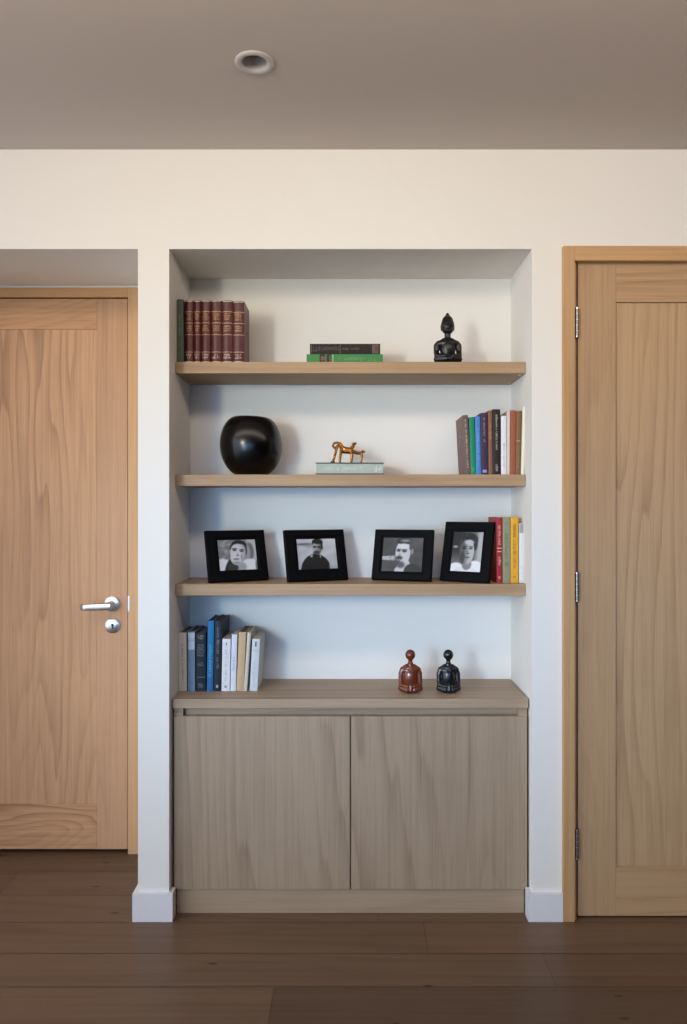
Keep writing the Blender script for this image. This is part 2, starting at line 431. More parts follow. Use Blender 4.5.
CT = 0.655
top = thing('cabinet_worktop', 'oak worktop over the two-door cabinet, carrying small figurines and books', 'worktop', (0, .026, CT - .029))
obj('worktop_board', box(-NX + .004, NX - .004, 0, NB - .0265, 0, .029, .0014), M_CABH, top)

cab = thing('base_cabinet', 'built-in two-door oak cabinet under the worktop at the foot of the niche', 'cabinet', (0, 0.03, 0))
KT = CT - .029
obj('plinth', box(-.5335, .5335, .006, .026, ZF, .0685, .001), M_CABH, cab)
for a, b in ((-.5465, -.5425), (.5425, .5465)): obj('side_panel', box(a, b, .022, NB - .031, .0695, KT - .0003), M_CABV, cab)
obj('carcass', box(-.542, .542, .022, NB - .031, .0695, .58, .0), M_CABV, cab)
obj('grip_rail', box(-.5424, .5424, .026, NB - .031, .5805, KT - .0004), M_CABH, cab)
for a, b in ((-.5405, -.0018), (.0018, .5405)):
    dr = obj('cabinet_door', box(a, b, 0, .0215, .0715, .6005, .0012), M_CABV, cab)
for a, b in ((-.5424, -.5144), (.5144, .5424)): obj('end_block', box(a, b, .008, .0255, .5805, KT - .0005), M_CABH, cab)

# ------------------------------------------------------------------ books
def glyph_strokes(r):
    # a letter-like set of bars in a unit cell: (x0,x1,z0,z1)
    W = .22
    opts = [[(0, W, 0, 1), (0, 1, .8, 1), (0, .8, .42, .58)], [(0, W, 0, 1), (1 - W, 1, 0, 1), (0, 1, .42, .58)], [(.4, .62, 0, 1), (0, 1, .82, 1)],
            [(0, W, 0, 1), (0, 1, 0, .18)], [(0, W, 0, 1), (1 - W, 1, 0, 1), (0, 1, .82, 1), (0, 1, 0, .18)], [(0, W, 0, 1), (0, 1, .82, 1), (0, 1, 0, .18), (0, .8, .42, .58)],
            [(.4, .62, 0, 1)], [(0, W, 0, 1), (1 - W, 1, 0, 1), (0, 1, .82, 1), (0, 1, .42, .58)]]
    return r.choice(opts)

def book(label, group, w, h, d, cover, pages=M_PAGES, loc=(0, 0, 0), lean=0.0, lying=False, bulge=0.0015, t=.0022, inset=.003, decor=(), seed=0, cmat=None, raised=(), yaw=0.0, name='book'):
    r = random.Random(seed * 77 + 5)
    if lying: rot = (0, math.pi / 2, yaw); L = (loc[0], loc[1], loc[2] + w / 2)
    else: rot = (0, lean, yaw); L = (loc[0], loc[1], loc[2] + w / 2 * abs(math.sin(lean)) + .0002)
    root = thing(name, label, 'book', L, rot, group)
    hw = w / 2
    def ys(x): return -bulge * (1 - (x / hw) ** 2) + bulge
    prof = []
    N = 8
    for i in range(N + 1):
        x = -hw + w * i / N; prof.append((x, ys(x)))
    prof += [(hw, d), (hw - t, d), (hw - t, bulge + t), (-hw + t, bulge + t), (-hw + t, d), (-hw, d)]
    bm = BM(); add_prism(bm, prof, 0, h)
    cm = cmat or plain('book_cover_%d_%d_%d' % cover, cover, 0.5, spec=.3, var=0.10, vscale=90)
    cov = obj('cover', bm, cm, root)
    e = .0002
    obj('page_block', box(-hw + t + e, hw - t - e, bulge + t + e, d - inset, inset * .6, h - inset), pages, root)
    def strip(bm_, xa, xb, za, zb, off=.0004, nn=6):
        for i in range(nn):
            x0_, x1_ = xa + (xb - xa) * i / nn, xa + (xb - xa) * (i + 1) / nn
            add_quad(bm_, [(x0_, ys(x0_) - off, za), (x1_, ys(x1_) - off, za), (x1_, ys(x1_) - off, zb), (x0_, ys(x0_) - off, zb)])
    for dd in decor:
        kind, rgb = dd[0], dd[1]
        mat = plain('print_%d_%d_%d' % rgb, rgb, 0.45, var=0.05)
        bm = BM()
        if kind == 'bands':            # fractions of the height, half thickness
            for z in dd[2]:
                bm = BM(); strip(bm, -hw * .86, hw * .86, h * z - dd[3], h * z + dd[3])
                obj('spine_band', bm, mat, cov)
        elif kind == 'label':          # coloured field z0..z1
            strip(bm, -hw * dd[4], hw * dd[4], h * dd[2], h * dd[3], .0003)
            obj('spine_label', bm, mat, cov)
        elif kind == 'title':          # reading down the spine
            z = h * dd[3]; ww = w * dd[4]; step = ww * .62; c = dd[5] * w if len(dd) > 5 else 0.0
            while z - step * .8 > h * dd[2]:
                if r.random() > .14:
                    hs = ww * (1.0 if r.random() < .3 else .78)
                    for (a0, a1, b0, b1) in glyph_strokes(r):   # letter cell rotated a quarter turn
                        xa, xb = c - ww / 2 + b0 * hs, c - ww / 2 + b1 * hs
                        strip(bm, xa, xb, z - a1 * step * .78, z - a0 * step * .78, .0006, 1)
                z -= step
            if len(bm.faces): obj('spine_title', bm, mat, cov)
        elif kind == 'lines':          # short lines of lettering across the spine
            zz = h * dd[3]; lh = dd[4]
            while zz - lh > h * dd[2]:
                half = hw * r.uniform(.45, .75); n_ = max(2, int(2 * half / (lh * .75))); cw = 2 * half / n_
                for k in range(n_):
                    for (a0, a1, b0, b1) in glyph_strokes(r):
                        xa = -half + k * cw
                        strip(bm, xa + a0 * cw * .8, xa + a1 * cw * .8, zz - lh + b0 * lh, zz - lh + b1 * lh, .0006, 1)
                zz -= lh * 1.45
            if len(bm.faces): obj('spine_lettering', bm, mat, cov)
        elif kind == 'side':           # marks on the left cover board
            for k in range(dd[2]):
                yc, zc = r.uniform(.2, .8) * d, r.uniform(.3, .85) * h; L_ = r.uniform(.006, .014)
                add_quad(bm, [(-hw - .0004, yc - L_, zc - L_ * .4), (-hw - .0004, yc + L_, zc + L_ * .6), (-hw - .0004, yc + L_, zc + L_ * .6 + .0016), (-hw - .0004, yc - L_, zc - L_ * .4 + .0016)])
            obj('cover_print', bm, mat, cov)
    if raised:
        for z in raised:
            bm = BM()
            prof2 = [(-hw * .98 + w * .98 * i / N, ys((-hw + w * i / N) * .98) - .0014) for i in range(N + 1)] + [(hw * .98, bulge + .001), (-hw * .98, bulge + .001)]
            add_prism(bm, prof2, h * z - .0011, h * z + .0011)
            o = obj('raised_band', bm, plain('gold_tooling', (190, 140, 112), 0.45, 0.1, var=0.2), cov); o['label'] = 'gold tooled raised band'
    return root

def row(zb, y, items, k, ox, oy, group):
    """items: zoom coordinates (top-left x, top-right x, bottom-left x, bottom-right x, top y), then the book's own settings"""
    s = (D + y) / F
    for it in items:
        tl, tr, bl, br, ty, kw = it
        kw = dict(kw)
        yy = y + kw.pop('dy', 0.0); s = (D + yy) / F
        xt = ((tl + tr) / 2 / k + ox - CX) * s; xb = ((bl + br) / 2 / k + ox - CX) * s
        w = ((tr - tl) + (br - bl)) / 2 / k * s - .0005
        h = H + (CY - (ty / k + oy)) * s - zb
        a = math.atan2(xt - xb, h)
        book(loc=(xb, yy, zb), w=w, h=h / math.cos(a) - w / 2 * abs(math.sin(a)), lean=a, group=group, **kw)

GOLD = (206, 160, 96); PALE = (216, 196, 176)
# top shelf: slim green book and the six maroon volumes
row(SHELF_Z[0], 0.095, [(32, 90, 33, 97, 60, dict(label='slim dark green book at the left end of the top shelf', d=.14, cover=(78, 92, 78), pages=M_PAGESD, seed=1, bulge=.0008, decor=[('title', (130, 140, 120), .42, .76, .3), ('title', (130, 140, 120), .25, .30, .3)]))], 8.179, 172, 292, 'books on the top shelf')
MAR = plain('maroon_leather', (74, 11, 15), 0.36, spec=0.5, var=0.22, vscale=60)
mar = [(102, 172, 102, 172, 'first maroon volume, next to the slim green book', 2), (176, 233, 176, 233, 'second maroon volume from the green book, thinnest of the set', 3), (237, 312, 237, 312, 'third maroon volume from the green book', 4),
       (318, 403, 318, 403, 'fourth maroon volume from the green book', 5), (406, 494, 406, 494, 'fifth maroon volume from the green book', 6), (496, 590, 496, 590, 'last maroon volume, at the open right end of the set', 7)]
dz = 572 - 70
for (a, b, c, d_, lab, sd) in mar:
    ty = {2: 68, 3: 68, 4: 66, 5: 66, 6: 68, 7: 74}[sd]
    row(SHELF_Z[0], 0.100, [(a, b, c, d_, ty, dict(label='gold-lettered leather book, ' + lab, d=.118, cover=(92, 22, 24), cmat=MAR, seed=sd, bulge=.0062, t=.0025,
        raised=(.82, .64, .455, .18), decor=[('bands', GOLD, (.82, .64, .455, .18), .0016) if False else ('bands', PALE, (.985, .025), .0012), ('lines', GOLD, .66, .80, .0042), ('lines', GOLD, .48, .60, .0046), ('lines', PALE, .05, .15, .006)]))], 8.179, 172, 292, 'maroon leather volumes on the top shelf')
# top shelf: two books lying flat
z0 = SHELF_Z[0]; yb = .115; s = (D + yb) / F
g = 'books lying flat on the top shelf'
gw = 76.2 * s; gt = .0320
book('green book lying flat with black blocks on its spine, under the black book', g, gt, gw, .15, (62, 132, 72), loc=((306.6 - CX) * s, yb, z0 + .0003), lying=True, seed=20, bulge=.001,
     decor=[('label', (28, 24, 20), .17, .245, .98), ('label', (28, 24, 20), .262, .325, .98), ('bands', (180, 200, 160), (.345,), .0012), ('title', (104, 164, 104), .40, .90, .30), ('lines', (170, 120, 80), .18, .24, .005), ('lines', (170, 120, 80), .27, .32, .005)])
bw = 70.4 * s; bt = .0335
book('black book with brown lettering lying flat on the green book', g, bt, bw, .14, (30, 24, 20), loc=((309.8 - CX) * s, yb + .003, z0 + gt + .0006), lying=True, seed=21, bulge=.0015,
     decor=[('title', (92, 70, 54), .03, .42, .42), ('title', (110, 86, 64), .45, .70, .22), ('label', (100, 76, 56), .885, .975, .85), ('title', (40, 30, 24), .89, .96, .5), ('bands', (120, 92, 66), (.02, .43), .0008)])

# second shelf: grey book lying flat
z1 = SHELF_Z[1]; yb = .12; s = (D + yb) / F
book('pale grey-green book with dark boards lying flat under the brass animals', None, 12.4 * s, 67 * s, .15, (168, 178, 168), loc=((316.2 - CX) * s, yb, z1 + .0003), lying=True, seed=22, bulge=.0012, pages=M_PAGESW,
     decor=[('title', (196, 204, 196), .10, .68, .3), ('title', (200, 206, 200), .84, .96, .45)])
gb = col.objects[-1]
while gb.parent: gb = gb.parent
for sgn in (-1, 1):   # dark cover boards above and below the pale spine
    hw = 12.4 * s / 2
    b = obj('cover_board', box(*(sorted((sgn * (hw - (.0052 if sgn > 0 else .0036)), sgn * (hw + .0001)))), -.0012, .1505, -.0015, 67 * s + .0015), plain('dark_slate_cover', (66, 68, 62), .55), gb)
    b['label'] = 'dark slate cover board'

# second shelf, right: eleven standing books
g = 'standing books at the right end of the second shelf'
row(z1, .100, [
 (105, 151, 135, 178, 127, dict(label='mauve-brown book at the open left end of its row, cover facing the pot', d=.155, cover=(104, 80, 78), seed=31, decor=[('title', (205, 190, 180), .08, .93, .34, -.02), ('side', (190, 160, 140), 4)])),
 (155, 208, 180, 216, 143, dict(label='emerald green book between the mauve and the bright blue book', d=.13, cover=(18, 132, 94), seed=32, decor=[('title', (90, 190, 140), .04, .12, .4)])),
 (211, 252, 219, 262, 137, dict(label='bright blue thin book between green and purple ones', d=.13, cover=(70, 128, 196), seed=33, decor=[('title', (130, 175, 220), .15, .8, .35)])),
 (254, 316, 265, 320, 108, dict(label='dark purple book next to the bright blue one', d=.15, cover=(62, 42, 68), seed=34, decor=[('title', (170, 150, 180), .52, .92, .24), ('label', (150, 140, 190), .035, .08, .6)])),
 (318, 355, 325, 358, 88, dict(label='thin brown book between the purple and the black-brown book', d=.15, cover=(126, 88, 64), seed=35, decor=[('title', (196, 150, 100), .55, .80, .4)])),
 (357, 422, 361, 426, 78, dict(label='thick black-brown book with white lettering down the spine', d=.155, cover=(40, 31, 26), seed=36, decor=[('title', (190, 184, 176), .38, .92, .25), ('title', (190, 184, 176), .05, .16, .3)])),
 (428, 474, 429, 474, 133, dict(label='short white book right of the black-brown one', d=.12, cover=(226, 224, 226), seed=37, pages=M_PAGESD, decor=[('title', (150, 150, 160), .12, .55, .3)])),
 (478, 504, 476, 500, 92, dict(label='very thin pinkish white book left of the rust one', d=.15, cover=(216, 198, 188), seed=38, t=.001, bulge=.0006)),
 (508, 555, 503, 550, 87, dict(label='rust brown leather book in the right part of the row', d=.15, cover=(152, 86, 58), seed=39)),
 (557, 600, 553, 590, 92, dict(label='dull brown book between the rust and the cream book', d=.15, cover=(128, 92, 62), seed=40, decor=[('title', (170, 130, 80), .08, .5, .3), ('bands', (205, 190, 160), (.53,), .001)])),
 (609, 640, 600, 620, 58, dict(label='tall cream book, last on the right against the niche side', d=.16, cover=(226, 224, 204), seed=41, t=.001, dy=-.008)),
], 8.378, 450, 400, g)

# third shelf, right: four standing books
z2 = SHELF_Z[2]; g = 'standing books at the right end of the third shelf'
row(z2, .110, [
 (431, 471, 431, 471, 38, dict(label='red book with cream lettering beside the rightmost picture frame', d=.145, cover=(160, 34, 38), seed=51, bulge=.002, decor=[('title', (226, 190, 170), .58, .88, .40), ('title', (226, 190, 170), .26, .40, .42), ('bands', (226, 190, 170), (.53, .48), .0012), ('title', (226, 190, 170), .06, .1, .4)])),
 (472, 525, 472, 525, 38, dict(label='olive grey-green book between the red and the yellow one', d=.145, cover=(138, 140, 112), seed=52, decor=[('title', (92, 96, 76), .2, .75, .42), ('title', (92, 96, 76), .86, .93, .4)])),
 (527, 581, 527, 581, 38, dict(label='mustard yellow book with dark lettering on the third shelf', d=.145, cover=(218, 160, 38), seed=53, decor=[('title', (120, 84, 20), .18, .92, .4), ('title', (120, 84, 20), .06, .1, .4)])),
 (585, 622, 585, 622, 79, dict(label='short white book at the right end beside the yellow one', d=.13, cover=(214, 216, 222), seed=54, pages=M_PAGESW, decor=[('label', (150, 152, 158), .84, .995, .9)])),
], 6.87, 434, 512, g)

# worktop, left: ten standing books
g = 'standing books on the left of the worktop'
row(CT, .121, [
 (43, 95, 45, 97, 163, dict(label='beige book at the left end of the row on the worktop', d=.14, cover=(214, 203, 180), seed=61, pages=M_PAGESD, decor=[('title', (150, 126, 92), .2, .8, .26)])),
 (103, 151, 105, 151, 158, dict(label='grey-blue book with a white label between the beige and navy books', d=.14, cover=(122, 138, 158), seed=62, pages=M_PAGESD, decor=[('label', (196, 204, 214), .70, .985, .9), ('bands', (130, 144, 160), (.88, .85), .0008), ('title', (70, 80, 96), .12, .15, .4)])),
 (157, 222, 157, 224, 165, dict(label='thick dark navy book with pale lettering across its spine', d=.14, cover=(24, 34, 48), seed=63, pages=M_PAGESD, bulge=.002, decor=[('lines', (150, 156, 120), .86, .96, .005), ('lines', (120, 130, 136), .58, .80, .0055), ('lines', (120, 130, 136), .40, .50, .005), ('bands', (120, 130, 136), (.24,), .0008), ('lines', (130, 136, 140), .06, .13, .005)])),
 (235, 278, 229, 270, 85, dict(label='tall bright blue book, the tallest with its dark neighbour', d=.145, cover=(24, 116, 172), seed=64, pages=M_PAGESD, decor=[('label', (20, 96, 160), .02, .2, .98), ('title', (110, 180, 214), .18, .66, .4)])),
 (283, 331, 274, 321, 85, dict(label='tall dark slate book beside the bright blue one', d=.15, cover=(31, 35, 48), seed=65, pages=M_PAGESD, decor=[('title', (130, 136, 150), .52, .9, .34), ('title', (120, 126, 140), .3, .48, .34), ('label', (160, 166, 176), .05, .09, .3)])),
 (332, 388, 326, 381, 205, dict(label='white paperback right of the tall slate book', d=.13, cover=(222, 222, 226), seed=66, t=.0012, pages=M_PAGES, decor=[('label', (110, 112, 120), .88, .93, .14), ('title', (160, 160, 170), .2, .8, .22), ('label', (160, 162, 170), .06, .11, .3)])),
 (393, 433, 386, 420, 175, dict(label='white thin paperback left of the tan book', d=.135, cover=(214, 216, 226), seed=67, t=.001, pages=M_PAGES, decor=[('title', (150, 156, 190), .35, .6, .3)])),
 (440, 490, 425, 472, 160, dict(label='plain tan book between white and ivory paperbacks', d=.145, cover=(196, 168, 132), seed=68, pages=M_PAGESD)),
 (496, 523, 474, 493, 163, dict(label='thin ivory book right of the tan one', d=.145, cover=(206, 194, 182), seed=69, t=.001, pages=M_PAGES)),
 (530, 582, 512, 563, 205, dict(label='grey-white book leaning at the right end of the row on the worktop', d=.145, cover=(200, 206, 208), seed=70, t=.0014, pages=M_PAGES, decor=[('label', (90, 96, 104), .85, .95, .22), ('bands', (150, 156, 160), (.79, .765), .0006), ('title', (176, 182, 188), .1, .6, .3), ('side', (150, 140, 126), 3)])),
], 6.606, 172, 608, g)

# ------------------------------------------------------------------ round black pot
pz = SHELF_Z[1]
pot = thing('round_pot', 'glossy black round pot with a flattened top, on the second shelf', 'pot', (PX(251.3, .186), .186, pz + .0003))
prof = [(0, .0), (.040, .0), (.052, .003), (.068, .014), (.086, .036), (.0975, .064), (.1022, .095), (.1005, .122), (.093, .151), (.080, .174), (.067, .1862), (.058, .1905), (.051, .1912), (.0465, .1885), (.050, .181), (.070, .165), (.088, .135), (.094, .10), (.088, .06), (.060, .02), (0, .012)]
def smooth_prof(p, it=2):
    for _ in range(it):
        q = [p[0]]
        for a, b in zip(p, p[1:]):
            q.append((a[0] * .75 + b[0] * .25, a[1] * .75 + b[1] * .25)); q.append((a[0] * .25 + b[0] * .75, a[1] * .25 + b[1] * .75))
        q.append(p[-1]); p = q
    return p
bm = BM(); add_lathe(bm, smooth_prof(prof), 72, 'Z')
for v in bm.verts:   # hand-made unevenness
    a = math.atan2(v.co.y, v.co.x); k = 1 - .028 * math.exp(-((a - .25) / .5) ** 2) * math.exp(-((v.co.z - .13) / .06) ** 2) + .006 * math.sin(2 * a + 1)
    v.co.x *= k; v.co.y *= k; v.co.z += .0035 * (v.co.x / -.1) * (v.co.z / .19)
obj('pot_body', bm, M_BLACKGLOSS, pot, smooth=True)

# ------------------------------------------------------------------ carved figures
def sculpt(prims, voxel, smooth=6, factor=.5):
    bm = BM()
    def ball(c, r, rot=None):
        m = Matrix.Translation(Vector(c))
        if rot: m = m @ Matrix.Rotation(rot[1], 4, rot[0])
        rr = r if isinstance(r, (tuple, list)) else (r, r, r)
        m = m @ Matrix.Diagonal((rr[0], rr[1], rr[2], 1))
        bmesh.ops.create_icosphere(bm, subdivisions=3, radius=1.0, matrix=m)
    for p in prims:
        if p[0] == 'e': ball(*p[1:])
        else:
            pts, rad = p[1], p[2]
            for i in range(len(pts) - 1):
                a, b = Vector(pts[i]), Vector(pts[i + 1]); ra, rb = rad[i], rad[i + 1]
                L = (b - a).length; n_ = max(3, int(L / (min(ra, rb) * .35)))
                for k in range(n_ + 1): ball(a.lerp(b, k / n_), ra + (rb - ra) * k / n_)
    me = bpy.data.meshes.new('tmp'); bm.to_mesh(me); bm.free()
    o = bpy.data.objects.new('tmp', me); col.objects.link(o)
    m = o.modifiers.new('r', 'REMESH'); m.mode = 'VOXEL'; m.voxel_size = voxel
    m = o.modifiers.new('s', 'SMOOTH'); m.iterations = smooth; m.factor = factor
    dg = bpy.context.evaluated_depsgraph_get()
    out = bpy.data.meshes.new_from_object(o.evaluated_get(dg))
    bpy.data.objects.remove(o); bpy.data.meshes.remove(me)
    zmin = min(v.co.z for v in out.vertices)
    for v in out.vertices: v.co.z -= zmin
    out.polygons.foreach_set('use_smooth', [True] * len(out.polygons))
    return out
def mirror(prims):
    out = []
    for p in prims:
        out.append(p)
        if p[0] == 'e':
            q = ('e', (-p[1][0], p[1][1], p[1][2]), p[2]) + (((p[3][0], -p[3][1] if p[3][0] in 'YZ' else p[3][1]),) if len(p) > 3 else ())
            out.append(q)
        else: out.append(('c', [(-a[0], a[1], a[2]) for a in p[1]], p[2]))
    return out

bust = [('e', (0, 0, .1205), (.0214, .0214, .0258)), ('e', (0, -.001, .1050), (.0182, .0190, .0128)), ('c', [(0, .001, .134), (0, .002, .1405), (0, .002, .1490), (0, .002, .1565)], [.0178, .0130, .0078, .0044]),
        ('c', [(0, .001, .108), (0, .001, .074)], [.0100, .0102]),
        ('c', [(0, -.0200, .1225), (0, -.0245, .1115)], [.0028, .0044]), ('e', (0, -.0194, .1018), (.0072, .0042, .0024)), ('e', (0, -.0184, .0978), (.0058, .0038, .0024)),
        ('e', (0, 0, .062), (.037, .019, .0165)), ('e', (0, 0, .070), (.025, .016, .012)), ('e', (0, -.002, .044), (.0246, .0206, .037)),
        ('e', (0, 0, .0135), (.0425, .029, .0150)), ('c', [(0, -.026, .022), (0, -.029, .009)], [.0045, .0055])]
bust += mirror([('e', (.0080, -.0198, .1200), (.0054, .0032, .0026)), ('c', [(.0130, -.0170, .1250), (.004, -.0212, .1240)], [.0020, .0020]), ('c', [(.0195, .002, .119), (.0186, .001, .106)], [.0030, .003]),
        ('c', [(.028, 0, .062), (.0340, 0, .055), (.0355, -.002, .036), (.0345, -.010, .022), (.014, -.026, .018)], [.0104, .0104, .0090, .0094, .0070]),
        ('c', [(.034, -.008, .011), (.006, -.026, .010)], [.0112, .0088])])
me = sculpt(bust, .0010, 5)
o = link_mesh('buddha_figurine', me, M_EBONY, None, (PX(447.6, .108), .108, SHELF_Z[0] + .0002)); o.scale = (1.0, 1.0, 1.0)
tag(o, 'black carved seated buddha figurine with a pointed head on the top shelf', 'figurine')

small = [('e', (0, 0, .1160), (.0162, .0162, .0168)), ('c', [(0, 0, .104), (0, 0, .093), (0, 0, .084)], [.0078, .0066, .0105]),
         ('e', (0, 0, .067), (.0310, .0165, .0150)), ('e', (0, 0, .074), (.0215, .0150, .0120)), ('e', (0, -.002, .044), (.0242, .0212, .037)), ('e', (0, 0, .0135), (.0372, .027, .0150)),
         ('c', [(0, -.026, .022), (0, -.028, .009)], [.0066, .0070])]
small += mirror([('c', [(.012, 0, .079), (.0245, 0, .069), (.0292, -.002, .056), (.0300, -.004, .036), (.0295, -.010, .023), (.0105, -.025, .021)], [.0080, .0092, .0086, .0080, .0080, .0062]),
                 ('c', [(.029, -.006, .012), (.012, -.023, .010)], [.0105, .0092])])
me2 = sculpt(small, .0010, 9)
yst = .130
for px, mt, lab in ((410.3, M_BROWNWOOD, 'reddish-brown carved seated figurine with a ball head on the worktop'), (448.3, M_BLUEBLACK, 'black carved seated figurine with a ball head on the worktop')):
    m_ = me2.copy()
    o = link_mesh('seated_figurine', m_, mt, None, (PX(px, .115), .115, CT + .0002)); o.scale = (1.0, 1.0, 1.0)
    tag(o, lab, 'figurine', 'ball-headed figurines on the worktop')

# brass animal pair on the grey book
k = (D + .17) / F / 8.59
def bp(x, z, y=0.0): return ((x - 325) * k, y, (234 - z) * k)
hw_ = .007
br = [('c', [bp(215, 112), bp(195, 90), bp(205, 70), bp(232, 63), bp(262, 72), bp(275, 95)], [0.0036, 0.0038, 0.0039, 0.0039, 0.0042, 0.0053]),     # looped tail
      ('c', [bp(268, 98), bp(300, 118), bp(345, 126)], [0.0059, 0.0078, 0.0087]), ('c', [bp(275, 135), bp(340, 138)], [0.0077, 0.0087]),
      ('c', [bp(350, 128), bp(366, 100), bp(376, 76), bp(392, 70)], [0.0077, 0.0056, 0.0048, 0.0036]), ('c', [bp(372, 80), bp(366, 66)], [0.0028, 0.0017]),
      ('c', [bp(372, 140), bp(405, 152), bp(440, 154)], [0.0062, 0.0056, 0.0050]), ('c', [bp(438, 154), bp(452, 140), bp(468, 142)], [0.0048, 0.0045, 0.0031]), ('c', [bp(452, 142), bp(450, 130)], [0.0025, 0.0017])]
for sy in (-1, 1):
    y_ = sy * hw_
    br += [('c', [bp(232, 100, y_ * .4), bp(222, 140, y_), bp(206, 200, y_), bp(192, 231, y_)], [0.0050, 0.0042, 0.0038, 0.0038]), ('c', [bp(238, 90, y_ * .3), bp(262, 96, y_ * .3)], [0.0042, 0.0049]),
           ('c', [bp(270, 120, y_ * .5), bp(262, 165, y_), bp(256, 231, y_)], [0.0059, 0.0045, 0.0039]), ('c', [bp(357, 130, y_ * .5), bp(360, 175, y_), bp(354, 231, y_)], [0.0064, 0.0048, 0.0039]),
           ('c', [bp(442, 155, y_ * .5), bp(448, 190, y_ * .8), bp(440, 231, y_ * .8)], [0.0048, 0.0036, 0.0034])]
br += [('c', [bp(185, 231), bp(205, 231)], [0.0039, 0.0039])]
me3 = sculpt(br, .00085, 2)
o = link_mesh('animal_figurine', me3, M_BRASS, None, ((325 / 8.59 + 310 - CX) * (D + .17) / F, .17, SHELF_Z[1] + 12.4 * (D + .12) / F + .0008))
tag(o, 'small brass figurine of two slender animals standing on the grey book', 'figurine')

# ------------------------------------------------------------------ picture frames
def ss(a, b, x):
    t_ = min(1, max(0, (x - a) / (b - a))); return t_ * t_ * (3 - 2 * t_)
def ell(u, v, cu, cv, ru, rv, soft=.12, rot=0.0, asp=1.0):
    du, dv = (u - cu) * asp, v - cv
    c, s = math.cos(rot), math.sin(rot); a, b = (du * c + dv * s) / (ru * asp), (-du * s + dv * c) / rv
    return 1 - ss(1 - soft, 1 + soft, math.hypot(a, b))
def mixv(a, b, t_): return a + (b - a) * t_
def hsh(u, v, f):
    return math.sin(u * f * 1.7 + 3 * math.sin(v * f)) * math.sin(v * f * 1.3 + 2 * math.cos(u * f * .8))
def portrait1(u, v):
    g = .44 + .09 * hsh(u, v, 9) + .05 * hsh(u, v, 23) + .12 * ss(.6, 1, u); g = mixv(g, .66, ell(u, v, .90, .72, .14, .5, .4)); g = mixv(g, .34, ell(u, v, .83, .60, .11, .30, .25)); g = mixv(g, .52, ell(u, v, .78, .58, .06, .26, .4))
    g = mixv(g, .78, ell(u, v, .10, .03, .24, .36, .1)); g = mixv(g, .80, ell(u, v, .82, .00, .34, .36, .1)); g = mixv(g, .55, ell(u, v, .55, .10, .16, .18, .3)); g = mixv(g, .35, ell(u, v, .99, .12, .04, .2, .4))
    g = mixv(g, .12, ell(u, v, .27, .04, .13, .36, .12, -.25)); g = mixv(g, .16, ell(u, v, .36, .08, .13, .12, .2))
    g = mixv(g, .10, ell(u, v, .555, .82, .205, .17, .10)); g = mixv(g, .14, ell(u, v, .725, .66, .035, .16, .25)); g = mixv(g, .20, ell(u, v, .335, .74, .03, .10, .3))
    f = max(ell(u, v, .515, .58, .205, .33, .08, -.15), ell(u, v, .47, .42, .165, .25, .10, -.15)); sh = .74 - .20 * ss(.54, .74, u) - .14 * ss(.40, .15, v)
    g = mixv(g, sh, f * (1 - ss(.84, .90, v + .22 * abs(u - .52))))
    for a, b, c, d, e in ((.43, .655, .055, .03, .25), (.615, .615, .052, .028, .22), (.50, .52, .03, .05, .58), (.495, .475, .045, .018, .38), (.455, .365, .075, .022, .22), (.46, .335, .06, .02, .56), (.425, .705, .075, .022, .2), (.62, .665, .07, .022, .2), (.60, .42, .03, .10, .52), (.46, .24, .08, .03, .48)): g = mixv(g, e, .97 * ell(u, v, a, b, c, d, .5))
    return g
def portrait2(u, v):
    g = .60 + .10 * v + .04 * hsh(u, v, 5); g = mixv(g, .34, ell(u, v, .18, .83, .22, .04, .6)); g = mixv(g, .40, .5 * ell(u, v, .3, .8, .12, .08, .7))
    body = max(ell(u, v, .45, -.12, .40, .62, .04), ell(u, v, .42, .12, .25, .38, .05)); g = mixv(g, .045 + .015 * hsh(u, v, 20), body if u < .80 else 0)
    g = mixv(g, .55, ell(u, v, .35, .44, .035, .05, .4)); g = mixv(g, .45, ell(u, v, .58, .42, .02, .06, .4))
    g = mixv(g, .045, ell(u, v, .53, .88, .14, .13, .1)); g = mixv(g, .07, ell(u, v, .635, .75, .03, .12, .2))
    g = mixv(g, .56 - .25 * ss(.46, .62, u), ell(u, v, .51, .70, .115, .22, .08)); g = mixv(g, .05, ell(u, v, .53, .92, .13, .09, .12))
    for a, b, c, d, e in ((.455, .735, .05, .035, .08), (.575, .725, .05, .035, .08), (.515, .735, .03, .012, .1), (.50, .63, .025, .05, .42), (.49, .545, .085, .06, .13), (.49, .57, .04, .012, .07)): g = mixv(g, e, .85 * ell(u, v, a, b, c, d, .4))
    return g
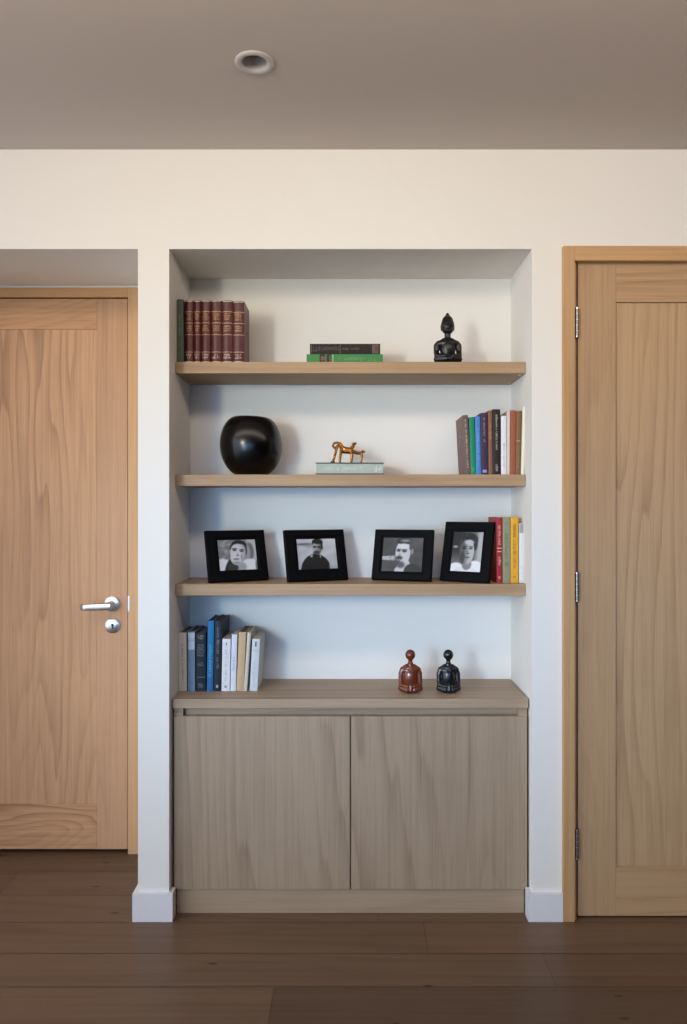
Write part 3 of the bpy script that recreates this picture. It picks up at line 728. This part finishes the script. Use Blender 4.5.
def portrait3(u, v):
    g = .205 + .02 * hsh(u, v, 6) + .05 * ss(.6, 1, v) * ss(.5, 1, u)
    arm = ss(.30, .34, v + .06 * u - .02) * (1 - ss(.44, .48, v - .08 * u + .02)) * (1 - ss(.30, .36, u)); g = mixv(g, .55 + .12 * hsh(u, v, 22), arm)
    g = mixv(g, .62, ell(u, v, .55, .10, .17, .30, .08)); g = mixv(g, .66, ell(u, v, .46, .0, .14, .16, .15)); g = mixv(g, .13, ell(u, v, .78, .0, .22, .24, .12, .4))
    g = mixv(g, .66, ell(u, v, .51, .56, .185, .37, .07)); g = mixv(g, .42, ell(u, v, .735, .60, .035, .09, .2))
    g = mixv(g, .13, ell(u, v, .53, .90, .20, .10, .12)); g = mixv(g, .40, ell(u, v, .56, .915, .12, .04, .6)); g = mixv(g, .22, ell(u, v, .70, .78, .045, .15, .25)); g = mixv(g, .72, ell(u, v, .52, .76, .13, .07, .4))
    for a, b, c, d, e in ((.40, .615, .05, .035, .13), (.545, .60, .06, .035, .12), (.54, .645, .08, .02, .2), (.40, .655, .05, .02, .2), (.43, .50, .03, .06, .5), (.42, .40, .085, .065, .10), (.40, .30, .05, .07, .2), (.47, .20, .10, .10, .18), (.42, .345, .04, .016, .5)): g = mixv(g, e, .85 * ell(u, v, a, b, c, d, .45))
    return g
def portrait4(u, v):
    g = .30 - .20 * ss(.55, .25, u) * ss(.2, .6, v) + .28 * ss(.72, .92, u); g = mixv(g, .5, ell(u, v, .1, .62, .08, .03, .6))
    g = mixv(g, .80, max(ell(u, v, .18, .0, .30, .22, .1), ell(u, v, .80, .0, .32, .28, .1))); g = mixv(g, .76, ell(u, v, .5, -.02, .4, .16, .1))
    g = mixv(g, .40, ell(u, v, .53, .18, .16, .14, .15))
    g = mixv(g, .10 + .05 * hsh(u, v, 16), ell(u, v, .53, .81, .31, .17, .14)); g = mixv(g, .12, ell(u, v, .77, .70, .07, .17, .25)); g = mixv(g, .16, ell(u, v, .27, .66, .05, .17, .35))
    g = mixv(g, .60 - .34 * ss(.62, .36, u), ell(u, v, .50, .50, .24, .33, .07)); g = mixv(g, .09 + .06 * hsh(u, v, 18), ell(u, v, .48, .885, .27, .085, .2)); g = mixv(g, .62, ell(u, v, .56, .74, .15, .06, .4))
    for a, b, c, d, e in ((.40, .585, .07, .028, .08), (.62, .585, .065, .025, .13), (.40, .63, .08, .015, .1), (.63, .63, .08, .015, .15), (.51, .49, .035, .07, .34), (.55, .455, .05, .018, .2), (.52, .36, .10, .018, .16), (.52, .33, .07, .015, .36), (.36, .36, .08, .14, .15)): g = mixv(g, e, .8 * ell(u, v, a, b, c, d, .5))
    return g

def photo_mat():
    t = NT('photographic_print'); a = t.n('ShaderNodeAttribute'); a.attribute_name = 'print'
    gr = t.noise(t.coords(), 900.0, 1.0); v = t.math('ADD', t.math('MULTIPLY', gr, .16), .92)
    mm = t.n('ShaderNodeVectorMath', operation='SCALE'); t.l(a.outputs['Color'], mm.inputs[0]); t.l(v, mm.inputs['Scale'])
    t.l(mm.outputs[0], t.b.inputs['Base Color']); t.b.inputs['Roughness'].default_value = .45; t.b.inputs['Specular IOR Level'].default_value = .3
    return t.m
M_PHOTO = photo_mat()

def picture_frame(label, x, y, z, yaw, leanb, w, h, T, m, fn):
    """m: border widths left, right, top, bottom"""
    root = thing('picture_frame', label, 'picture frame', (x, y, z + .0003), (-leanb, 0, yaw), 'black picture frames on the third shelf')
    W = w / 2; ix0, ix1, iz0, iz1 = -W + m[0], W - m[1], m[3], h - m[2]
    bm = BM()
    def loop(ins, yv, base=None):
        if base is None: return [bm.verts.new(p) for p in ((-W + ins, yv, ins), (W - ins, yv, ins), (W - ins, yv, h - ins), (-W + ins, yv, h - ins))]
        return [bm.verts.new(p) for p in ((ix0 - ins, yv, iz0 - ins), (ix1 + ins, yv, iz0 - ins), (ix1 + ins, yv, iz1 + ins), (ix0 - ins, yv, iz1 + ins))]
    loops = [loop(0, -.0005), loop(0, -T + .002), loop(.002, -T), loop(.0085, -T, 1), loop(.006, -T + .001, 1), loop(.005, -T + .0045, 1), loop(0, -T + .0055, 1), loop(0, -.004, 1), loop(.006, -.0005)]
    for A, B in zip(loops, loops[1:] + loops[:1]):
        for k_ in range(4): bm.faces.new((A[k_], A[(k_ + 1) % 4], B[(k_ + 1) % 4], B[k_]))
    obj('frame_moulding', bm, M_FRAME, root)
    obj('backing_board', box(ix0 - .004, ix1 + .004, -.0038, -.0002, iz0 - .004, iz1 + .004), M_FRAMEB, root)
    bm = BM(); lay = bm.verts.layers.float_color.new('print')
    nu = 76; nv = int(nu * (iz1 - iz0) / (ix1 - ix0)); vs = []
    for j in range(nv + 1):
        rowv = []
        for i in range(nu + 1):
            u, v = i / nu, j / nv
            vv = bm.verts.new((ix0 + u * (ix1 - ix0), -T + .0066, iz0 + v * (iz1 - iz0)))
            g_ = max(.008, min(.9, fn(u, v) ** 1.9 * 1.05)); vv[lay] = (g_, g_, g_ * 1.03, 1); rowv.append(vv)
        vs.append(rowv)
    for j in range(nv):
        for i in range(nu): bm.faces.new((vs[j][i], vs[j][i + 1], vs[j + 1][i + 1], vs[j + 1][i]))
    ph = obj('photograph', bm, M_PHOTO, root); ph['label'] = 'black-and-white portrait print'
    # strut that props the frame up from behind
    bm = BM(); q = math.tan(leanb) ; hz_ = h * .62
    yb_ = .048; zb_ = yb_ * math.tan(leanb)
    a = [(-.018, .0004, hz_), (.018, .0004, hz_), (.024, yb_, zb_ + .0008), (-.024, yb_, zb_ + .0008)]
    b = [(p[0], p[1] + .0022, p[2] + .0004) for p in a]
    va = [bm.verts.new(p) for p in a]; vb = [bm.verts.new(p) for p in b]
    bm.faces.new(va); bm.faces.new(list(reversed(vb)))
    for k_ in range(4): bm.faces.new((va[k_], va[(k_ + 1) % 4], vb[(k_ + 1) % 4], vb[k_]))
    obj('easel_strut', bm, M_FRAMEB, root)

picture_frame('leftmost picture frame, portrait of a man with dark hair and a white shirt', -.361, .1459, z2, .5131, .2746, .201, .1667, .018, (.0385, .0335, .031, .036), portrait1)
picture_frame('picture frame with a small portrait of a man in a dark coat', -.1076, .1607, z2, .4024, .2617, .2066, .1677, .018, (.0400, .0320, .030, .038), portrait2)
picture_frame('picture frame with a man with a goatee against a dark background', .1667, .1683, z2, -.3105, .2956, .1974, .1688, .018, (.0300, .0330, .0270, .029), portrait3)
picture_frame('upright picture frame nearest the red book, portrait of a person in a white top', .366, .128, z2, -.56, .25, .168, .1955, .014, (.0315, .0340, .0330, .0335), portrait4)

# ------------------------------------------------------------------ light
def area(name, loc, target, sx_, sy_, power, rgb, spread=180):
    L = bpy.data.lights.new(name, 'AREA'); L.shape = 'RECTANGLE'; L.size = sx_; L.size_y = sy_; L.energy = power; L.color = rgb; L.spread = math.radians(spread)
    o = bpy.data.objects.new(name, L); col.objects.link(o); o.location = loc
    o.rotation_euler = (Vector(target) - Vector(loc)).to_track_quat('-Z', 'Y').to_euler(); return o
area('window_light', (-1.8, -3.4, 1.72), (0.1, 0, 1.5), .3, .5, 6, (.60, .55, .40), 52)
area('cool_left_fill', (-1.2, -2.5, 1.15), (-.05, 0, .92), .5, .6, 6, (.09, .20, .33), 48)  # added cool fill from the left, no window of its own
area('warm_upper_fill', (0, -1.1, 2.28), (0, 0, 1.8), 4.0, .3, 10, (2.12, 1.76, 1.46), 180)  # added warm fill strip out of view, brightens the upper wall
area('cool_front_fill', (0.2, -2.3, 1.20), (0.2, 0, .85), 2.4, .3, 5, (.07, .16, .32), 48)  # added cool fill strip behind the camera, lifts the lower niche
w = bpy.data.worlds.new('World'); scn.world = w; w.use_nodes = True
wt = w.node_tree; bg = wt.nodes['Background']; bg.inputs[1].default_value = 1.0
tc = wt.nodes.new('ShaderNodeTexCoord'); sx3 = wt.nodes.new('ShaderNodeSeparateXYZ'); wt.links.new(tc.outputs['Generated'], sx3.inputs[0])
def wramp(out, a, b):
    mr = wt.nodes.new('ShaderNodeMapRange'); mr.inputs[1].default_value = a; mr.inputs[2].default_value = b; wt.links.new(sx3.outputs[out], mr.inputs[0]); return mr.outputs[0]
def wscale(fac, rgb):
    v = wt.nodes.new('ShaderNodeVectorMath'); v.operation = 'SCALE'; v.inputs[0].default_value = rgb; wt.links.new(fac, v.inputs['Scale']); return v.outputs[0]
W_LEFT = (2.3, 2.5, 2.85)      # the bright, windowed left side of the room; the right side stays dim
lowdim = wt.nodes.new('ShaderNodeMath'); lowdim.operation = 'MULTIPLY_ADD'; lowdim.inputs[1].default_value = .65; lowdim.inputs[2].default_value = .35
wt.links.new(wramp(2, -.45, .08), lowdim.inputs[0])
both = wt.nodes.new('ShaderNodeMath'); both.operation = 'MULTIPLY'; wt.links.new(lowdim.outputs[0], both.inputs[0]); wt.links.new(wramp(0, .25, -.45), both.inputs[1])
wt.links.new(wscale(both.outputs[0], W_LEFT), bg.inputs[0])

# ------------------------------------------------------------------ camera
cam = bpy.data.cameras.new('Camera'); co = bpy.data.objects.new('Camera', cam); col.objects.link(co)
co.location = (0, -D, H); co.rotation_euler = (math.pi / 2, 0, 0)
cam.sensor_fit = 'VERTICAL'; cam.sensor_height = 36.0; cam.sensor_width = 36.0; cam.lens = F / 1024 * 36.0
cam.shift_x = -(CX - 343.5) / 1024; cam.shift_y = -(512 - CY) / 1024
cam.clip_start = .05
scn.camera = co
scn.view_settings.view_transform = 'Standard'
scn.view_settings.look = 'None'
scn.view_settings.exposure = 0.0
scn.view_settings.gamma = 1.0
